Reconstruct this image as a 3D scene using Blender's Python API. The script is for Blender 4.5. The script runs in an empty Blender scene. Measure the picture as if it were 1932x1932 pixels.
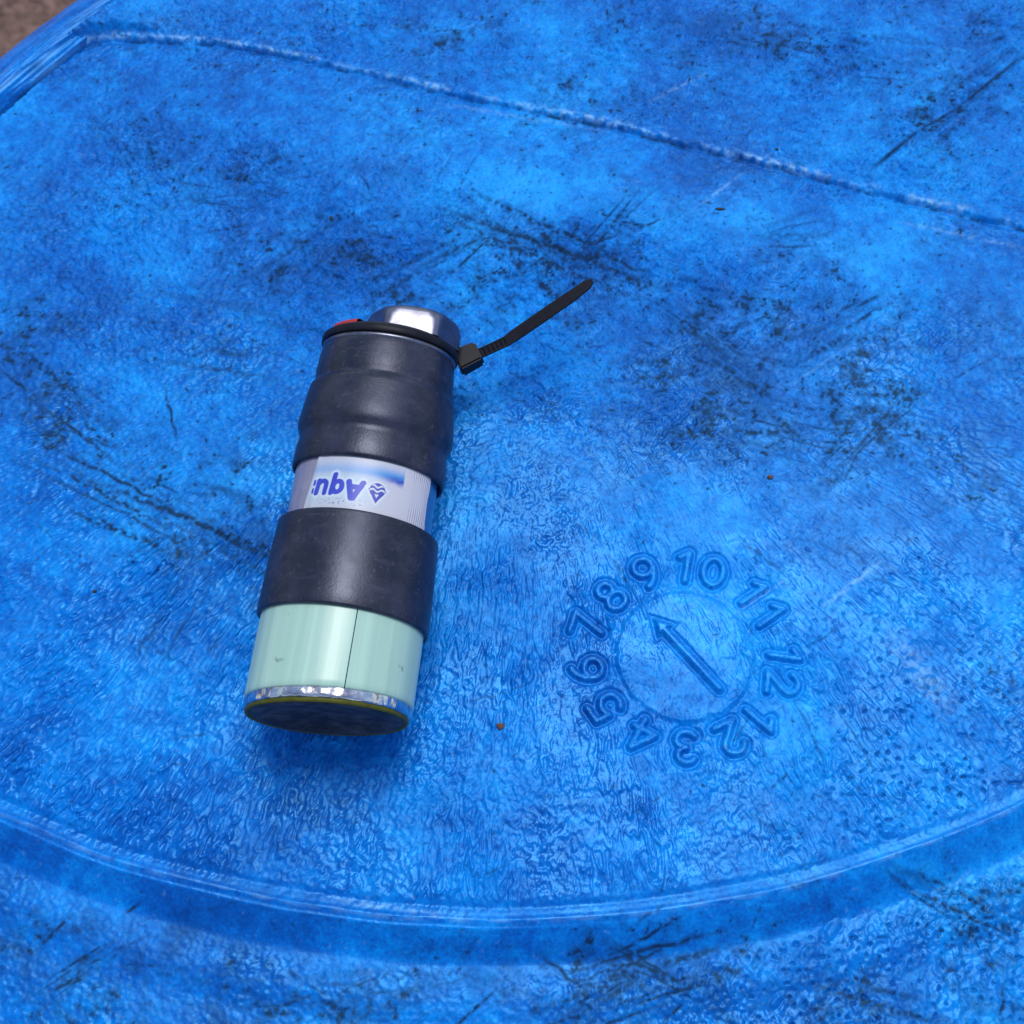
import bpy, math, random
import numpy as np
from mathutils import Vector, Matrix

# ------------------------------------------------------------------ camera, sky, sun, exposure
MM = 0.001
SC = bpy.context.scene
COL = SC.collection
CAM_H, PITCH, FPX = 360.0, math.radians(67.0), 2805.0 / 966.0      # mm above the drum head, look-down angle, focal length / half frame

cam_d = bpy.data.cameras.new('Camera')
cam_d.sensor_fit = 'HORIZONTAL'; cam_d.sensor_width = 36.0; cam_d.lens = 18.0 * FPX
cam_d.clip_start = 0.02; cam_d.clip_end = 200.0
cam_d.dof.use_dof = True; cam_d.dof.focus_distance = 0.362; cam_d.dof.aperture_fstop = 36.0
cam = bpy.data.objects.new('Camera', cam_d); COL.objects.link(cam)
cam.location = (0, 0, CAM_H * MM); cam.rotation_euler = (math.pi / 2 - PITCH, 0, 0)
SC.camera = cam

SUN_EL, SUN_AZ = math.radians(71), math.radians(16)               # azimuth from +Y (away from the camera), towards -X
world = bpy.data.worlds.new('World'); SC.world = world; world.use_nodes = True
wn = world.node_tree; wn.nodes.clear()
sky = wn.nodes.new('ShaderNodeTexSky'); sky.sky_type = 'NISHITA'; sky.sun_disc = False
sky.sun_elevation = SUN_EL; sky.sun_rotation = SUN_AZ
sky.air_density = 1.0; sky.dust_density = 1.0; sky.ozone_density = 1.0
wbg = wn.nodes.new('ShaderNodeBackground'); wbg.inputs['Strength'].default_value = 0.11
wout = wn.nodes.new('ShaderNodeOutputWorld')
wn.links.new(sky.outputs[0], wbg.inputs[0]); wn.links.new(wbg.outputs[0], wout.inputs[0])

sun_d = bpy.data.lights.new('Sun', 'SUN'); sun_d.energy = 1.5; sun_d.angle = math.radians(26); sun_d.color = (1.0, 0.97, 0.93)
sun = bpy.data.objects.new('Sun', sun_d); COL.objects.link(sun)
sdir = Vector((math.sin(SUN_AZ) * math.cos(SUN_EL), math.cos(SUN_AZ) * math.cos(SUN_EL), math.sin(SUN_EL)))
sun.rotation_euler = sdir.to_track_quat('Z', 'Y').to_euler()

SC.view_settings.view_transform = 'Standard'; SC.view_settings.look = 'None'
SC.view_settings.gamma = 1.0; SC.view_settings.use_curve_mapping = False
SC.view_settings.exposure = 0.62
SC.render.engine = 'CYCLES'

# ------------------------------------------------------------------ helpers
rng = np.random.default_rng(7)
random.seed(5)
PERM = np.concatenate([rng.permutation(512)] * 2)
GA = rng.random(512) * 2 * np.pi
GX, GY = np.cos(GA).astype(np.float32), np.sin(GA).astype(np.float32)

def perlin(x, y, seed=0):
    x = np.asarray(x, np.float32) + seed * 37.31; y = np.asarray(y, np.float32) + seed * 91.7
    xi = np.floor(x); yi = np.floor(y); fx = x - xi; fy = y - yi
    xi = xi.astype(np.int32) & 511; yi = yi.astype(np.int32) & 511
    x1 = (xi + 1) & 511; y1 = (yi + 1) & 511
    u = fx * fx * fx * (fx * (fx * 6 - 15) + 10); v = fy * fy * fy * (fy * (fy * 6 - 15) + 10)
    def g(a, b, dx, dy):
        h = PERM[PERM[a] + b]
        return GX[h] * dx + GY[h] * dy
    n0 = g(xi, yi, fx, fy); n1 = g(x1, yi, fx - 1, fy)
    n2 = g(xi, y1, fx, fy - 1); n3 = g(x1, y1, fx - 1, fy - 1)
    a = n0 + u * (n1 - n0); b = n2 + u * (n3 - n2)
    return (a + v * (b - a)) * 1.5

def fbm(x, y, seed, octv=3):
    s = 0; a = 1.0
    for k in range(octv):
        s = s + a * perlin(x * 2 ** k, y * 2 ** k, seed + k); a *= 0.5
    return s

def smooth(a, b, x):
    t = np.clip((x - a) / (b - a), 0, 1); return t * t * (3 - 2 * t)

def at(x, y, z=0.0):
    """a point read off the photograph (on a 1932-wide view of it), as millimetres on the plane at height z"""
    u = (x - 966) / 2805.0; v = (y - 966) / 2805.0
    d = (u, math.cos(PITCH) - v * math.sin(PITCH), -math.sin(PITCH) - v * math.cos(PITCH))
    t = (z - CAM_H) / d[2]
    return np.array((d[0] * t, d[1] * t))

def segdist(X, Y, p, q):
    dx, dy = q[0] - p[0], q[1] - p[1]
    L = dx * dx + dy * dy + 1e-12
    t = np.clip(((X - p[0]) * dx + (Y - p[1]) * dy) / L, 0, 1)
    return np.hypot(X - p[0] - t * dx, Y - p[1] - t * dy), t

def link(o, parent=None):
    COL.objects.link(o)
    if parent is not None: o.parent = parent
    return o

def mesh_np(name, V, Fq, mat, parent=None, attrs=None, smooth_=True):
    """V (n,3) millimetres, Fq (m,4) or (m,3) indices, one mesh object"""
    V = np.asarray(V, np.float32) * MM; Fq = np.asarray(Fq, np.int32)
    me = bpy.data.meshes.new(name)
    k = Fq.shape[1]
    me.vertices.add(len(V)); me.vertices.foreach_set('co', V.ravel())
    me.loops.add(Fq.size); me.loops.foreach_set('vertex_index', Fq.ravel())
    me.polygons.add(len(Fq)); me.polygons.foreach_set('loop_start', np.arange(0, Fq.size, k, dtype=np.int32))
    me.polygons.foreach_set('use_smooth', np.full(len(Fq), smooth_, bool))
    me.update(calc_edges=True); me.validate()
    for n, a in (attrs or {}).items():
        if a.ndim == 1:
            at_ = me.attributes.new(n, 'FLOAT', 'POINT'); at_.data.foreach_set('value', a.astype(np.float32))
        else:
            at_ = me.attributes.new(n, 'FLOAT_COLOR', 'POINT'); at_.data.foreach_set('color', a.astype(np.float32).ravel())
    me.materials.append(mat)
    return link(bpy.data.objects.new(name, me), parent)

def tag(o, label, cat, group=None, kind=None):
    o['label'] = label
    if cat: o['category'] = cat
    if group: o['group'] = group
    if kind: o['kind'] = kind

# ------------------------------------------------------------------ materials
class NT:
    def __init__(s, name):
        s.m = bpy.data.materials.new(name); s.m.use_nodes = True
        s.t = s.m.node_tree; s.t.nodes.clear()
        s.b = s.n('ShaderNodeBsdfPrincipled'); o = s.n('ShaderNodeOutputMaterial')
        s.l(s.b.outputs[0], o.inputs['Surface'])
    def n(s, ty, **kw):
        x = s.t.nodes.new(ty)
        for k, v in kw.items(): setattr(x, k, v)
        return x
    def l(s, a, b): s.t.links.new(a, b)
    def attr(s, n): return s.n('ShaderNodeAttribute', attribute_name=n)
    def noise(s, scale, detail=3, rough=0.55, vec=None, dist=0.0):
        x = s.n('ShaderNodeTexNoise'); x.inputs['Scale'].default_value = scale
        x.inputs['Detail'].default_value = detail; x.inputs['Roughness'].default_value = rough; x.inputs['Distortion'].default_value = dist
        if vec is None: vec = s.obj()
        s.l(vec, x.inputs['Vector']); return x.outputs['Fac']
    def obj(s):
        return s.n('ShaderNodeTexCoord').outputs['Object']
    def scaled(s, sx, sy, sz):
        m = s.n('ShaderNodeMapping'); m.inputs['Scale'].default_value = (sx, sy, sz); s.l(s.obj(), m.inputs['Vector']); return m.outputs[0]
    def ramp(s, fac, stops):
        r = s.n('ShaderNodeValToRGB'); e = r.color_ramp.elements
        while len(e) < len(stops): e.new(0.5)
        for i, (p, c) in enumerate(stops):
            e[i].position = p; e[i].color = (c, c, c, 1) if isinstance(c, (int, float)) else (*c, 1)
        s.l(fac, r.inputs[0]); return r.outputs[0]
    def mix(s, fac, a, b, mode='MIX'):
        m = s.n('ShaderNodeMix', data_type='RGBA', blend_type=mode)
        for sock, v in ((m.inputs[0], fac), (m.inputs[6], a), (m.inputs[7], b)):
            if isinstance(v, (int, float)): sock.default_value = v
            elif isinstance(v, tuple): sock.default_value = (*v, 1)
            else: s.l(v, sock)
        return m.outputs[2]
    def math(s, op, a, b=None):
        m = s.n('ShaderNodeMath', operation=op)
        for i, v in enumerate((a, b)):
            if v is None: continue
            if isinstance(v, (int, float)): m.inputs[i].default_value = v
            else: s.l(v, m.inputs[i])
        return m.outputs[0]
    def set(s, **kw):
        for k, v in kw.items():
            i = s.b.inputs[k.replace('_', ' ')]
            if isinstance(v, (int, float)): i.default_value = v
            elif isinstance(v, tuple): i.default_value = (*v, 1)
            else: s.l(v, i)
        return s
    def bump(s, h, strength, dist=0.001):
        b = s.n('ShaderNodeBump'); b.inputs['Strength'].default_value = strength; b.inputs['Distance'].default_value = dist
        s.l(h, b.inputs['Height']); s.l(b.outputs[0], s.b.inputs['Normal']); return s

def blue_plastic():
    m = NT('blue_plastic')
    n2 = m.noise(900, 3, 0.6); n3 = m.noise(170, 4, 0.65)
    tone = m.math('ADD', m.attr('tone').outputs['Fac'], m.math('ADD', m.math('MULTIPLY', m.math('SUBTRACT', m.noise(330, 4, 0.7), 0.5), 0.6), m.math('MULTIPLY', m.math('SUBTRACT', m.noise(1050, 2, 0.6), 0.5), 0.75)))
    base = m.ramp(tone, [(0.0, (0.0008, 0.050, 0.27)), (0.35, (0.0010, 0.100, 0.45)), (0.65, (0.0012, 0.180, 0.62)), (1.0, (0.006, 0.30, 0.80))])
    g = m.attr('grime').outputs['Fac']; sc = m.attr('scuff_glint').outputs['Fac']
    base = m.mix(sc, base, (0.24, 0.48, 0.76))
    gf = m.math('MULTIPLY', g, m.ramp(n2, [(0.30, 1.0), (0.66, 0.72)]))
    base = m.mix(m.ramp(gf, [(0.0, 0.0), (0.75, 0.92)]), base, (0.003, 0.028, 0.125))
    base = m.mix(m.ramp(gf, [(0.50, 0.0), (0.95, 0.90)]), base, (0.004, 0.008, 0.022))
    m.set(Base_Color=base, Roughness=m.math('ADD', m.math('MULTIPLY', g, 0.3), m.math('SUBTRACT', m.ramp(n3, [(0.3, 0.46), (0.75, 0.60)]), m.math('MULTIPLY', m.attr('wet').outputs['Fac'], 0.26))), Specular_IOR_Level=0.55, Specular_Tint=(0.16, 0.58, 1.0))
    return m.bump(m.math('ADD', n2, m.math('MULTIPLY', m.noise(2300, 2), 0.5)), 0.13, 0.0004).m

def simple(name, col, rough=0.5, metal=0.0, spec=0.5, noise=None, bump=None):
    m = NT(name); c = col
    if noise:
        sc, amt, col2 = noise
        c = m.mix(m.math('MULTIPLY', m.ramp(m.noise(sc, 5, 0.65), [(0.42, 0.0), (0.68, 1.0)]), amt), col, col2)
    m.set(Base_Color=c, Roughness=rough, Metallic=metal, Specular_IOR_Level=spec)
    if bump: m.bump(m.noise(bump[0], 3), bump[1], 0.0005)
    return m.m

def rubber_mat():
    m = NT('black_rubber')
    d = m.ramp(m.noise(95, 6, 0.72), [(0.44, 0.0), (0.66, 1.0)])
    sp = m.ramp(m.noise(700, 3, 0.6), [(0.60, 0.0), (0.72, 1.0)])
    c = m.mix(m.math('MULTIPLY', d, 0.65), (0.007, 0.008, 0.015), (0.034, 0.034, 0.060))
    c = m.mix(m.math('MULTIPLY', sp, 0.35), c, (0.09, 0.085, 0.11))
    sc = m.ramp(m.noise(1.0, 4, 0.7, vec=m.scaled(130, 130, 620)), [(0.56, 0.0), (0.74, 1.0)])
    c = m.mix(m.math('MULTIPLY', sc, 0.45), c, (0.055, 0.055, 0.085))
    m.set(Base_Color=c, Roughness=m.ramp(m.noise(60, 4), [(0.3, 0.30), (0.7, 0.50)]), Specular_IOR_Level=0.6, Specular_Tint=(0.70, 0.76, 1.0))
    return m.bump(m.noise(1500, 3), 0.12, 0.0004).m

def mint_mat():
    m = NT('mint_plastic')
    st = m.noise(1.0, 3, 0.5, vec=m.scaled(420, 420, 9))
    c = m.mix(m.ramp(st, [(0.35, 0.0), (0.7, 1.0)]), (0.33, 0.52, 0.43), (0.41, 0.61, 0.51))
    sp = m.ramp(m.noise(230, 2, 0.5), [(0.69, 0.0), (0.75, 1.0)])
    c = m.mix(m.math('MULTIPLY', sp, 0.6), c, (0.12, 0.17, 0.15))
    m.set(Base_Color=c, Roughness=0.33, Specular_IOR_Level=0.5)
    return m.bump(st, 0.10, 0.0006).m

def foil_mat(name='crumpled_foil', rough=0.2):
    m = NT(name)
    v = m.n('ShaderNodeTexVoronoi'); v.inputs['Scale'].default_value = 330; m.l(m.obj(), v.inputs['Vector'])
    c = m.mix(m.ramp(m.noise(260, 4, 0.6), [(0.35, 0.0), (0.7, 1.0)]), (0.42, 0.40, 0.44), (0.86, 0.86, 0.88))
    m.set(Base_Color=c, Metallic=1.0, Roughness=rough)
    return m.bump(m.math('ADD', v.outputs['Distance'], m.noise(160, 3)), 0.5, 0.0010).m

def print_mat():
    m = NT('printed_label')
    a = m.attr('print').outputs['Color']
    m.set(Base_Color=m.mix(m.math('MULTIPLY', m.noise(250, 3), 0.10), a, (0.42, 0.40, 0.50)), Roughness=0.42, Specular_IOR_Level=0.4)
    return m.bump(m.attr('rib').outputs['Fac'], 0.6, 0.0002).m

def soil_mat():
    m = NT('brown_soil')
    c = m.mix(m.ramp(m.noise(60, 6, 0.7), [(0.35, 0.0), (0.65, 1.0)]), (0.075, 0.040, 0.030), (0.30, 0.18, 0.14))
    m.set(Base_Color=c, Roughness=0.95)
    return m.bump(m.noise(90, 6, 0.7), 0.9, 0.01).m

def pebble_mat():
    m = NT('gravel_stone')
    c = m.mix(m.ramp(m.noise(75, 3, 0.6), [(0.35, 0.0), (0.65, 1.0)]), (0.10, 0.045, 0.04), (0.72, 0.50, 0.46))
    c = m.mix(m.ramp(m.noise(110, 4, 0.7), [(0.5, 0.0), (0.75, 0.5)]), c, (0.24, 0.16, 0.15))
    m.set(Base_Color=c, Roughness=0.9); return m.m

M_BLUE = blue_plastic(); M_RUB = rubber_mat(); M_MINT = mint_mat(); M_FOIL = foil_mat(); M_PRINT = print_mat()
M_CHROME = simple('worn_chrome', (0.21, 0.215, 0.275), 0.38, 1.0, noise=(300, 0.8, (0.13, 0.125, 0.15)), bump=(700, 0.06))
M_CAP = simple('black_cap_plastic', (0.006, 0.006, 0.009), 0.40, noise=(300, 0.3, (0.05, 0.045, 0.05)))
M_NYLON = simple('black_nylon', (0.004, 0.0045, 0.009), 0.50, spec=0.22, noise=(500, 0.4, (0.013, 0.014, 0.024)))
M_RED = simple('red_plastic', (0.42, 0.022, 0.016), 0.5)
M_YEL = simple('olive_yellow_rubber', (0.085, 0.09, 0.008), 0.55, spec=0.2, noise=(300, 0.6, (0.035, 0.04, 0.008)))
M_DISC = simple('dusty_black_disc', (0.018, 0.019, 0.027), 0.55, spec=0.3, noise=(190, 0.8, (0.080, 0.078, 0.095)), bump=(900, 0.15))
M_TUBE = simple('blue_tube_plastic', (0.02, 0.13, 0.36), 0.3)
M_WRAP = simple('grey_film', (0.24, 0.23, 0.32), 0.35, noise=(120, 0.6, (0.34, 0.33, 0.42)), bump=(260, 0.35))
M_SOIL = soil_mat(); M_PEB = pebble_mat()
M_CRUMB = simple('brown_crumb', (0.10, 0.045, 0.03), 0.9, noise=(900, 0.7, (0.26, 0.14, 0.10)))
M_SPECK = simple('black_grit', (0.012, 0.010, 0.012), 0.7)

# ------------------------------------------------------------------ the setting: ground far below the drum
GZ = -880.0
gs = 40000.0
ground = mesh_np('ground', [(-gs, -gs, GZ), (gs, -gs, GZ), (gs, gs, GZ), (-gs, gs, GZ)], [(0, 1, 2, 3)], M_SOIL)
tag(ground, 'brown bare earth far below the drum rim', None, kind='structure')

def gravel():
    ico_v = []
    t = (1 + 5 ** 0.5) / 2
    for a in (-1, 1):
        for b in (-t, t): ico_v += [(a, b, 0), (0, a, b), (b, 0, a)]
    ico_v = np.array(ico_v); ico_v /= np.linalg.norm(ico_v[0])
    # faces of the icosahedron found from its edge length
    D = np.linalg.norm(ico_v[:, None] - ico_v[None], axis=2); e = D[D > 0.1].min() * 1.05
    fs = []
    for i in range(12):
        for j in range(i + 1, 12):
            for k in range(j + 1, 12):
                if D[i, j] < e and D[j, k] < e and D[i, k] < e:
                    n = np.cross(ico_v[j] - ico_v[i], ico_v[k] - ico_v[i])
                    fs.append((i, j, k) if n @ ico_v[i] > 0 else (i, k, j))
    fs = np.array(fs)
    V, Fc = [], []
    for i in range(4200):
        x = random.uniform(-1010, -560); y = random.uniform(1180, 1760)
        r = random.choice((3, 4, 5, 5, 6, 8, 10, 13)) * random.uniform(0.8, 1.25)
        sc = np.array((random.uniform(.7, 1.35), random.uniform(.7, 1.35), random.uniform(.45, .8))) * r
        v = ico_v * (1 + 0.22 * (rng.random((12, 1)) - 0.5)) * sc
        a = random.uniform(0, 6.3); c, s = math.cos(a), math.sin(a)
        v = v @ np.array([[c, s, 0], [-s, c, 0], [0, 0, 1]])
        V.append(v + (x, y, GZ + sc[2] * random.uniform(0.1, 0.8))); Fc.append(fs + 12 * i)
    o = mesh_np('gravel', np.concatenate(V), np.concatenate(Fc), M_PEB)
    tag(o, 'reddish brown gravel on the ground past the rim', 'gravel', kind='stuff')
gravel()

# ------------------------------------------------------------------ the blue drum: its head is one moulded relief
DC, DR = np.array((65.5, 118.5)), 290.0
ARC_C, ARC_R = np.array((-2.55, 352.3)), 303.9
DIAL = np.array((43.6, 113.3))
FLOW = np.array((2.0, 236.0))

def axis(parts):
    a = [parts[0][0]]
    for lo, hi, st in parts:
        n = max(1, int(round((hi - lo) / st))); a += list(np.linspace(lo, hi, n + 1)[1:])
    return np.array(a)
xs = axis([(-225, -164, 3), (-164, -121, .44), (-121, 121, .30), (121, 164, .44), (164, 354, 3)])
ys = axis([(-170, 20, 3), (20, 190, .30), (190, 333, .42), (333, 410, 3)])
X, Y = np.meshgrid(xs, ys)
X = X.astype(np.float32); Y = Y.astype(np.float32)

# strokes of the numerals, in a box 5 wide and 8.5 high, origin at its centre
def arcpts(cx, cy, rx, ry, a0, a1, n=14):
    return [(cx + rx * math.cos(math.radians(a0 + (a1 - a0) * i / n)), cy + ry * math.sin(math.radians(a0 + (a1 - a0) * i / n))) for i in range(n + 1)]
GLYPH = {
    '0': [arcpts(0, 0, 2.3, 3.7, 0, 360, 22)],
    '1': [[(-1.5, 2.2), (0.5, 3.9), (0.5, -4.0)]],
    '2': [arcpts(0, 1.7, 2.2, 2.2, 165, -35, 12) + [(-2.2, -3.9), (2.4, -3.9)]],
    '3': [arcpts(-0.1, 1.9, 1.9, 1.9, 150, -90, 12), arcpts(-0.1, -1.9, 2.2, 2.0, 90, -150, 12)],
    '4': [[(1.2, -4.0), (1.2, 3.9), (-2.4, -1.5), (2.6, -1.5)]],
    '5': [[(2.0, 3.9), (-1.5, 3.9), (-1.9, 0.5)] + arcpts(-0.1, -1.4, 2.3, 2.5, 130, -140, 14)],
    '6': [arcpts(0, -1.6, 2.2, 2.3, 0, 360, 18), arcpts(1.6, -1.4, 3.8, 5.4, 178, 105, 8)],
    '7': [[(-2.3, 3.8), (2.3, 3.8), (-0.6, -4.0)]],
    '8': [arcpts(0, 2.0, 1.75, 1.8, 0, 360, 16), arcpts(0, -1.9, 2.2, 2.1, 0, 360, 16)],
    '9': [arcpts(0, 1.6, 2.2, 2.3, 0, 360, 18), arcpts(-1.6, 1.4, 3.8, 5.4, -2, -75, 8)],
}
# number, offset of its centre from the dial centre (mm)
NUMS = [('7', (-24.5, 7.8)), ('8', (-18.2, 16.0)), ('9', (-9.2, 22.3)), ('10', (4.8, 23.4)), ('11', (20.2, 13.8)), ('12', (24.8, -3.4)),
        ('1', (18.0, -16.3)), ('2', (10.6, -21.2)), ('3', (-.8, -23.6)), ('4', (-11.4, -20.8)), ('5', (-20.3, -13.5)), ('6', (-24.8, -3.6))]
num_d = np.full(X.shape, 99.0, np.float32); num_id = np.zeros(X.shape, np.int16)
def window(c, r):
    i0, i1 = np.searchsorted(ys, (c[1] - r, c[1] + r)); j0, j1 = np.searchsorted(xs, (c[0] - r, c[0] + r))
    return slice(i0, i1), slice(j0, j1)
for k, (txt, off) in enumerate(NUMS):
    c = DIAL + np.array(off); ang = math.atan2(off[0], off[1])
    up = np.array((math.sin(ang), math.cos(ang))); rt = np.array((math.cos(ang), -math.sin(ang)))
    W = window(c, 12); wx, wy = X[W] - c[0], Y[W] - c[1]
    U = (wx * rt[0] + wy * rt[1]); Vv = (wx * up[0] + wy * up[1])
    U = U + 0.10 * perlin(wx / 1.7, wy / 1.7, 60 + k); Vv = Vv + 0.10 * perlin(wx / 1.7, wy / 1.7, 80 + k)
    d = np.full(U.shape, 99.0, np.float32)
    gap = 7.4
    for i, ch in enumerate(txt):
        ox = (i - (len(txt) - 1) / 2) * gap
        for line in GLYPH[ch]:
            for p, q in zip(line[:-1], line[1:]):
                d = np.minimum(d, segdist(U - ox, Vv, (p[0] * 1.12, p[1] * 1.0), (q[0] * 1.12, q[1] * 1.0))[0])
    b = d < num_d[W]
    num_d[W] = np.where(b, d, num_d[W]); num_id[W] = np.where(b, k + 1, num_id[W])

# the pointer of the dial
arr_d = np.full(X.shape, 99.0, np.float32)
W = window(DIAL, 20); wx, wy = X[W] - DIAL[0], Y[W] - DIAL[1]
tail, tip = np.array((8.3, -8.7)), np.array((-6.9, 9.1))
ax = (tip - tail) / np.hypot(*(tip - tail)); pn = np.array((-ax[1], ax[0]))
neck = tip - ax * 3.2
d = segdist(wx, wy, tail, neck)[0] - 0.35
tl, pp = (wx - neck[0]) * ax[0] + (wy - neck[1]) * ax[1], np.abs((wx - neck[0]) * pn[0] + (wy - neck[1]) * pn[1])
head = np.maximum(pp * .86 + (tl - 3.2) * .50, -tl + .12 * pp)        # a blunt wedge with swept barbs
arr_d[W] = np.minimum(d, np.sqrt(np.clip(head + 1.2, 0, None) ** 2 + .25) - 1.0)
ddial = np.hypot(X - DIAL[0], Y - DIAL[1])

# mould seam across the head
SEAM = np.array([(-150, 296), (-136, 304), (-128, 308.5), (-120, 309.9), (-94.4, 308.8), (-74.8, 304.8), (-42.4, 295.8), (-16.8, 287.9), (28.8, 276.9), (82.5, 260.3), (115.4, 250.2), (146.6, 241.2), (250, 210), (352, 178)])
dseam = np.full(X.shape, 999.0, np.float32); sside = np.zeros(X.shape, np.float32)
for p, q in zip(SEAM[:-1], SEAM[1:]):
    d, t = segdist(X, Y, p, q)
    cr = (q[0] - p[0]) * (Y - p[1]) - (q[1] - p[1]) * (X - p[0])
    b = d < dseam; dseam = np.where(b, d, dseam); sside = np.where(b, np.sign(cr), sside)
sd = dseam * sside + 0.35 * perlin(X / 5, Y / 5, 21)                  # signed: + is the far side

# curved step at the near side
dA = ARC_R - np.hypot(X - ARC_C[0], Y - ARC_C[1]) + 0.45 * perlin(X / 22, Y / 22, 31)
th = np.arctan2(X - FLOW[0], FLOW[1] - Y); rr = np.hypot(X - FLOW[0], Y - FLOW[1])

Z = 0.9 * perlin(X / 95 + .3, Y / 95, 1) + 0.35 * perlin(X / 38, Y / 38, 2)
rdr = np.hypot(X - DC[0], Y - DC[1])
Z += 3.4 * smooth(250, 273, rdr) * smooth(-.5, 4.5, sd)                       # beyond the seam the head sweeps up into the rim
Z += 2.6 * np.exp(-((X + 33) / 52) ** 2 - ((Y - 176) / 34) ** 2)           # the sagging head swells under the container
Z += 0.9 * np.exp(-((sd + 22) / 16) ** 2) * smooth(-150, -60, X)      # low swell beside the seam
# --- arc step: groove, lip, second line, slope, ledge
lip = np.exp(-(dA / .75) ** 2) * 0.50 * (0.75 + 0.5 * perlin(th * 9, dA * 0, 33))
groove = -0.34 * np.exp(-((dA - 2.9) / 1.0) ** 2) * smooth(-0.65, 0.1, -th + .25)
lip2 = 0.34 * np.exp(-((dA + 2.2) / 0.6) ** 2) * smooth(.35, -.2, th)
Z += lip + groove + lip2 - 4.7 * smooth(-0.3, -10.5, dA) + 0.5 * np.exp(-((dA + 19) / 6.0) ** 2) - 0.5 * np.exp(-((dA + 24) / 5.0) ** 2)
# --- moulding wrinkles: drawn-out ridges that fan away from the middle, orange peel elsewhere
inA = smooth(0.5, 7.0, dA); outA = smooth(-9.0, -14.0, dA)
patch = smooth(-0.45, 0.55, fbm(X / 42, Y / 42, 5, 2))
fan = smooth(206, 126, Y) * inA * (0.35 + 0.65 * patch) * (1 - 0.55 * smooth(60, 115, X) * smooth(106, 66, Y))
fan = fan + 0.35 * inA * smooth(250, 190, Y) * smooth(30, 90, np.abs(X))
A_ = th * 165 + 0.40 * perlin(X / 3.6, Y / 3.6, 6) + .10 * perlin(X / 1.4, Y / 1.4, 20) ; B_ = rr + 1.2 * perlin(X / 3.1, Y / 3.1, 7)
w1 = perlin(A_ / 1.65, B_ / 6.2, 8); w2 = perlin(A_ / 1.25, B_ / 3.6, 9); w3 = perlin(A_ / 3.0, B_ / 9.0, 17); w4 = perlin(A_ / 1.5, B_ / 4.2, 18)
ridge = 1.0 * np.exp(-(w1 / .19) ** 2) + 0.75 * np.exp(-(w4 / .17) ** 2) * smooth(-.1, .4, w3) + w2 * 0.5 + w3 * 0.5 - .8 * smooth(.35, .65, w2)
peel = perlin(X / 1.5, Y / 1.5, 10) * 0.9 + perlin(X / 0.95, Y / 0.95, 11) * 0.5 + perlin(X / 2.8, Y / 2.8, 12) * 0.8
peel = peel * (1.25 - 1.12 * np.clip(fan * 1.3, 0, 1))
ptA = smooth(-0.3, 0.6, fbm(X / 30, Y / 30, 14, 2))
ptB = smooth(-0.4, 0.5, fbm(X / 18, Y / 18, 25, 2))
calm = np.clip(smooth(3.0, 1.3, num_d) + smooth(2.8, 1.0, arr_d) + 0.45 * smooth(17.5, 15, ddial), 0, 1)
nearseam = 1 - 0.6 * np.exp(-((sd + 20) / 16) ** 2)
Z += 0.33 * fan * (.55 + .75 * ptB) * (1 - .45 * smooth(35, 100, X)) * (1 - .35 * smooth(105, 165, Y)) * ridge * (1 - 0.8 * calm)
Z += (0.15 + 0.13 * ptA) * (1 + .45 * smooth(150, 210, Y)) * peel * (0.45 + 0.55 * inA) * nearseam * (1 - 0.7 * calm) * (0.25 + .75 * np.clip(inA + outA, 0, 1))
Z += 0.20 * outA * smooth(-20, 40, X) * (perlin(X / 1.5, Y / 2.0, 13) + 0.5 * ptA * perlin(X / 1.0, Y / 1.2, 19))
# pits, mostly at the right and on the ledge
pit = smooth(0.46, 0.70, perlin(X / 1.5, Y / 1.5, 15)) * np.clip(outA * smooth(10, 60, X) + smooth(55, 90, X) * smooth(166, 76, Y) * inA, 0, 1)
Z -= 0.40 * pit
# --- seam flash: a rough torn ridge, the far side a hair higher
rough = 0.6 + 0.9 * perlin(X / 4.5, Y / 4.5, 22) + 0.6 * perlin(X / 1.6, Y / 1.6, 23)
seam_on = smooth(-150, -128, X)
Z += seam_on * ((0.25 + .3 * smooth(-100, 60, X)) * np.exp(-((sd - .2) / (.75 + .35 * smooth(-60, 80, X))) ** 2) * np.clip(rough, 0.05, 1.6) - 0.75 * np.exp(-((sd + 1.35) / 0.65) ** 2) * (.7 + .6 * perlin(X / 9, Y / 9, 24)) + 0.55 * smooth(-1.6, 0.6, sd))
# --- dial: proud disc, numerals and pointer
brk = np.clip(.5 + .9 * perlin(np.arctan2(Y - DIAL[1], X - DIAL[0]) * 2.1, ddial * 0, 26), .08, 1)
Z += 0.22 * smooth(17.3, 16.1, ddial) + brk * (0.32 * np.exp(-((ddial - 16.7) / 0.5) ** 2) - 0.26 * np.exp(-((ddial - 17.9) / 0.6) ** 2))
Z += 1.00 * smooth(1.05, 0.30, num_d) - 0.42 * np.exp(-((num_d - 1.45) / 0.42) ** 2) - 0.25 * np.exp(-(num_d / 0.22) ** 2)
Z += 0.95 * smooth(0.85, 0.0, arr_d) - 0.40 * np.exp(-((arr_d - 1.25) / 0.4) ** 2)
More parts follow.
